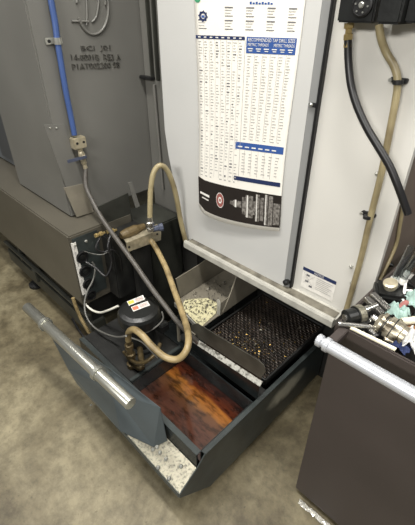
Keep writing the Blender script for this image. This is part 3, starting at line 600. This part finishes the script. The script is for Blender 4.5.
# ================================================================== CART
ct = thing('tool_cart', 'dark brown sheet metal tool cart with a silver push tube at front right', 'cart', (.1, 1.0, 0))
X0, X1, Y0, Y1, ZT = -.298, .62, .768, 1.35, .862
m = MB(); m.box((X0, Y0, .025), (X1, Y0+.012, ZT), cart_m, .005); m.build('front_panel', ct)
m = MB(); m.box((X0, Y0+.013, .025), (X0+.012, Y1, ZT), cart_m, .004); m.build('left_panel', ct)
m = MB(); m.box((X1-.012, Y0+.013, .025), (X1, Y1, ZT), cart_m, .004); m.build('right_panel', ct)
m = MB(); m.box((X0+.013, Y1-.012, .025), (X1-.013, Y1, ZT), cart_m, .004); m.build('back_panel', ct)
m = MB(); m.box((X0+.013, Y0+.013, .80), (X1-.013, Y1-.013, .825), dark_m, .002); m.build('top_tray', ct)
ta = AZ(317, 339, .85); tb = Vector((X1, ta.y+.012, .85)); ta2 = ta
m = MB().tube([ta+Vector((.022, 0, 0)), tb], .0165, tubew_m, 24, sub=0); hd_ = m.build('push_tube', ct)
m = MB(); dv = (tb-ta).normalized(); m.lathe(ta, dv, [(.012, 0), (.0165, .003), (.0165, .014), (.013, .016), (.013, .021), (.019, .023), (.019, .034), (.0165, .036)], tubew_m, 24)
m.box(ta+Vector((.022, .012, -.012)), Vector((ta.x+.045, Y0+.002, .862)), cart_m, .002); m.build('tube_mount', hd_)
m = MB(); m.box(tb+Vector((-.05, .010, -.012)), Vector((tb.x-.02, Y0+.002, .862)), cart_m, .002); m.build('tube_mount', hd_)
for sx in (X0+.05, X1-.06):
    for sy in (Y0+.06, Y1-.06): MB().lathe((sx, sy, .020), (1, 0, 0), [(.014, 0), (.02, .002), (.02, .018), (.014, .02)], seal_m, 14).build('caster', ct)
# --- contents of the cart tray (stand on z = .826, heaped)
TZ = .826
def cyl(name, a, b, prof, mm, lb, cat, n=16, grp=None):
    a = Vector(a); b = Vector(b); d = b-a; L = d.length
    mb = MB()
    for (seg, m_) in prof: mb.lathe(a, d, [(r, h*L) for r, h in seg], m_, n)
    return tag(mb.build(name), lb, cat, grp)
Z1 = .872
a = AZ(345, 318, Z1); b = AZ(364, 313, Z1)
cyl('collet_holder', a, b, [([(.014, 0), (.021, .05), (.021, .5), (.024, .52), (.024, .9), (.018, 1)], blk_m), ([(.0255, .56), (.0255, .86)], galv_m), ([(.010, -.05), (.010, .02)], steel_m)], None, 'short black and silver tool holder lying at the cart corner', 'tool holder')
a = AZ(360, 312, Z1+.012); b = AZ(377, 305, Z1+.02)
cyl('boring_bar', a, b, [([(.009, 0), (.009, .5), (.007, .52), (.007, 1)], steel_m)], None, 'silver shank poking out behind the black tool holder', 'tool bar')
def slab(name, px, z, L, W, T, ang, mm, lb, cat, pitch=0, bev=.002):
    c = AZ(px[0], px[1], z); R = Matrix.Rotation(ang, 3, 'Z') @ Matrix.Rotation(pitch, 3, 'Y')
    mb = MB(); mb.box(c-Vector((L, W, T))/2, c+Vector((L, W, T))/2, mm, bev, R); return tag(mb.build(name), lb, cat)
slab('clamp_bar', (374, 306), .885, .066, .016, .014, radians(-22), steel_m, 'left of two silver clamp bars beside the black tool holder', 'clamp', .1)
slab('clamp_bar', (380, 302), .888, .066, .018, .016, radians(-22), steel_m, 'right of two silver clamp bars beside the black tool holder', 'clamp', .1)
cyl('steel_rod', AZ(338, 323.5, .872), AZ(380, 328, .868), [([(.0055, 0), (.0065, .04), (.0065, .96), (.005, 1)], steel_m)], None, 'long thin silver rod lying along the front rim of the cart', 'rod')
cyl('steel_pin', AZ(369, 321, .87), AZ(378, 318, .872), [([(.006, 0), (.007, .05), (.007, .95), (.005, 1)], steel_m)], None, 'stubby silver pin behind the long thin rod', 'pin')
a = AZ(351, 327, .868); b = AZ(396, 349, .868); d = (b-a).normalized(); s_ = Vector((-d.y, d.x, 0))*.005
tag(MB().plate([a-s_, b-s_, b+s_, a+s_], .004, cream_m).build('paper_strip'), 'long cream paper strip lying inside the front rim of the cart', 'paper')
a = AZ(380, 321, .885); b = AZ(405, 337, .875)
cyl('tool_chuck', a, b, [([(.016, -.1), (.022, 0), (.028, .04), (.028, .16), (.023, .18), (.023, .3), (.029, .32), (.029, .8), (.026, .83), (.026, 1)], gold_m), ([(.0295, .2), (.0295, .24)], dark_m), ([(.0297, .50), (.0297, .54)], dark_m), ([(.008, -.3), (.008, 0)], steel_m)], None, 'large tarnished brass-toned chuck lying across the cart tray', 'chuck', 22)
cyl('drill_bit', AZ(384, 338, .862), AZ(398, 343, .862), [([(.007, 0), (.009, .1), (.009, .9), (.007, 1)], gold_m)], None, 'small brown-gold bit in front of the large tarnished chuck', 'bit')
# black holder block with round cap
c = AZ(391, 297, .865); mb = MB(); mb.box(c+Vector((-.05, -.03, -.035)), c+Vector((.035, .05, .02)), blk_m, .008, Matrix.Rotation(.5, 3, 'Z')); mb.lathe(c+Vector((-.012, .03, .0)), (-.1, -.3, 1), [(.022, 0), (.022, .03), (.016, .034)], blk_m, 18)
ho = thing('turret_holder', 'bulky black turret tool holder with a round silver cap at the back of the cart', 'tool holder', c); mb.build('holder_block', ho)
c2 = AZ(390.5, 283.5, .915); MB().lathe(c2, (-.1, -.3, 1), [(.017, -.014), (.019, -.002), (.019, .003), (.013, .005)], nickel_m, 22).build('round_cap', ho)
cyl('steel_scriber', AZ(402.5, 304, .87), AZ(406, 280, .90), [([(.006, 0), (.004, .2), (.004, .9), (.006, 1)], white_m)], None, 'white slim rod leaning upright beside the black turret holder', 'rod')
for i, (u, v, lb) in enumerate([(394, 281, 'clear plastic tube, the left one behind the black turret holder'), (401, 281, 'clear plastic tube, the middle one behind the black turret holder'), (408, 275, 'clear plastic tube, the right one behind the black turret holder')]):
    a = AZ(u, v, .90); b = a+Vector((.01+.012*i, .04, .13)); mb = MB(); mb.lathe(a, b-a, [(.009, 0), (.011, .004), (.011, .11), (.0098, .11), (.0098, .008), (.001, .008)], glass_m, 18); mb.lathe(a, a-b, [(.0125, -.01), (.0125, .006), (.009, .008)], white_m, 16); tag(mb.build('clear_tube'), lb, 'tube', 'clear tubes at the back of the cart')
def cloth(name, px, z, rx, ry, hh, mm, lb, seed, cat='cloth'):
    random.seed(seed); c = AZ(px[0], px[1], z); n = 22; vs = []; fs = []; ph = [random.uniform(0, 6) for _ in range(6)]
    for j in range(n+1):
        for i in range(n+1):
            x = -1+2*i/n; y = -1+2*j/n; r = sqrt(x*x+y*y); e = max(0, 1-r*r*.6)
            w = .5+.25*sin(5*x+ph[0]+2*y)+.25*sin(7*y+ph[1]-3*x)+.12*sin(13*x+ph[2])+.12*sin(11*(x+y)+ph[3])
            vs.append(c+Vector((x*rx*(1+.12*sin(6*y+ph[4])), y*ry*(1+.12*sin(5*x+ph[5])), hh*e*w)))
    for j in range(n):
        for i in range(n): fs.append([j*(n+1)+i, j*(n+1)+i+1, (j+1)*(n+1)+i+1, (j+1)*(n+1)+i])
    o = MB().add(vs, fs, mm, True).build(name, smooth=True); sd = o.modifiers.new('s', 'SOLIDIFY'); sd.thickness = .002; return tag(o, lb, cat)
cloth('teal_cloth', (412, 302), .868, .034, .03, .04, teal_m, 'crumpled pale teal cloth at the right edge of the cart heap', 3)
cloth('teal_cloth', (397, 313), .875, .028, .025, .035, teal_m, 'small pale teal scrap of cloth behind the large tarnished chuck', 5)
cloth('white_rag', (410, 343), .858, .03, .028, .05, wcloth_m, 'crumpled white rag beside the navy cloth on the cart', 9, 'rag')
cloth('navy_cloth', (398, 346), .855, .026, .016, .022, bcloth_m, 'small navy cloth at the front of the cart tray', 11)
cyl('pale_tube', AZ(401, 322, .885), AZ(430, 318, .885), [([(.010, 0), (.010, .97), (.008, 1)], cream_m)], None, 'pale cream tube lying behind the large tarnished chuck', 'tube')
cyl('brown_handle', AZ(403, 329, .868), AZ(428, 330, .868), [([(.008, 0), (.010, .1), (.010, 1)], card_m)], None, 'brown round handle just in front of the pale cream tube', 'handle')
cyl('red_handle', AZ(398, 309, .872), AZ(407, 302, .875), [([(.006, 0), (.008, .1), (.008, .9), (.006, 1)], mat('faded_pink_rubber', (170, 110, 104), .6))], None, 'small dull pink grip below the white slim rod', 'grip')
mb = MB(); mb.box((-.235, 1.16, .826), (-.10, 1.30, .93), card_m, .003); mb.box((-.232, 1.163, .9305), (-.103, 1.297, .9315), card_m, 0); tag(mb.build('cardboard_box'), 'small brown cardboard box at the far back of the cart', 'box')
mb = MB(); mb.box((-.215, 1.19, .932), (-.12, 1.27, .975), white_m, .004); tag(mb.build('white_carton'), 'white carton resting on the brown cardboard box', 'carton')
# small filler parts heaped in the tray: each one a part of its own kind
random.seed(21)
spots = [(360, 320), (366, 324), (386, 311), (374, 317), (392, 309), (398, 300), (388, 330), (380, 334), (369, 329), (404, 312), (410, 327), (415, 316), (407, 291), (413, 286), (376, 298), (383, 293)]
where = ['dull silver bit just right of the black tool holder', 'dark bit between the long thin rod and the black tool holder', 'brownish bit between the teal scrap and the black turret holder', 'black bit right of the stubby silver pin', 'silver bit at the foot of the black turret holder', 'dark bit against the right side of the black turret holder', 'brownish bit just under the large tarnished chuck', 'black bit in front of the left end of the large chuck', 'silver bit under the end of the long thin rod', 'dark bit between the pink grip and the pale cream tube', 'brownish bit behind the brown round handle', 'black bit beyond the pale cream tube at the right edge', 'silver bit beneath the middle clear plastic tube', 'dark bit beneath the right clear plastic tube', 'brownish bit behind the two silver clamp bars', 'black bit left of the round silver cap']
for i, (u, v) in enumerate(spots):
    c = AZ(u, v, .862); a = random.uniform(0, 6.3); mm = [steel_m, dark_m, gold_m, blk_m][i % 4]; L = random.uniform(.016, .03); r = random.uniform(.006, .011)
    d = Vector((cos(a), sin(a), random.uniform(-.1, .25))); mb = MB(); mb.lathe(c-d*L, d, [(r*.6, 0), (r, .003), (r, L*.8), (r*.65, L*.85), (r*.65, L*1.6), (r*.4, L*1.7)], mm, 10)
    tag(mb.build('tool_bit'), where[i], 'tool bit', 'loose tool bits heaped on the cart tray')
# crinkled film under cart
random.seed(4); n = 26; vs = []; fs = []
a = AZ(302, 500, 0); b = AZ(335, 528, 0)
for j in range(6):
    for i in range(n+1):
        p = a.lerp(b, i/n)+Vector((-.006, -.004, 0))+Vector((.2, -1, 0))*.0035*j; p.z = .002+abs(random.gauss(0, .007))*(1 if 0 < j < 5 else .3); p += Vector((random.gauss(0, .0015), random.gauss(0, .0015), 0)); vs.append(p)
for j in range(5):
    for i in range(n): fs.append([j*(n+1)+i, j*(n+1)+i+1, (j+1)*(n+1)+i+1, (j+1)*(n+1)+i])
tag(MB().add(vs, fs, foil_m).build('crumpled_film'), 'strip of crinkled shiny film on the floor at the foot of the cart', 'film')
# ================================================================== LIGHT
w = bpy.data.worlds.new('world'); S.world = w; w.use_nodes = True
w.node_tree.nodes['Background'].inputs[0].default_value = (.93, .97, 1, 1); w.node_tree.nodes['Background'].inputs[1].default_value = .13
def area(name, loc, tgt, sx, sy, e, col=(1, .97, .92)):
    L = bpy.data.lights.new(name, 'AREA'); L.shape = 'RECTANGLE'; L.size = sx; L.size_y = sy; L.energy = e; L.color = col
    o = bpy.data.objects.new(name, L); C.objects.link(o); o.location = loc; o.rotation_euler = (Vector(tgt)-Vector(loc)).to_track_quat('-Z', 'Y').to_euler(); return o
area('ceiling_or_fill_lamp', (-.4, .35, 3.5), (-.4, .35, 0), 2.4, .25, 84)
area('ceiling_or_fill_lamp', (-2.6, -.2, 3.5), (-2.6, -.2, 0), 2.4, .25, 35)
area('ceiling_or_fill_lamp', (.4, -3.6, 3.0), (-.3, 1, 1.0), 2.4, .5, 135)  # added frontal fill brightening the upright door and panels, not a ceiling fixture
area('ceiling_or_fill_lamp', (1.7, 1.0, 3.5), (1.7, 1.0, 0), .3, 2.4, 45)
S.view_settings.view_transform = 'Standard'; S.view_settings.look = 'None'; S.view_settings.gamma = 1; S.view_settings.exposure = .35; S.view_settings.use_curve_mapping = False
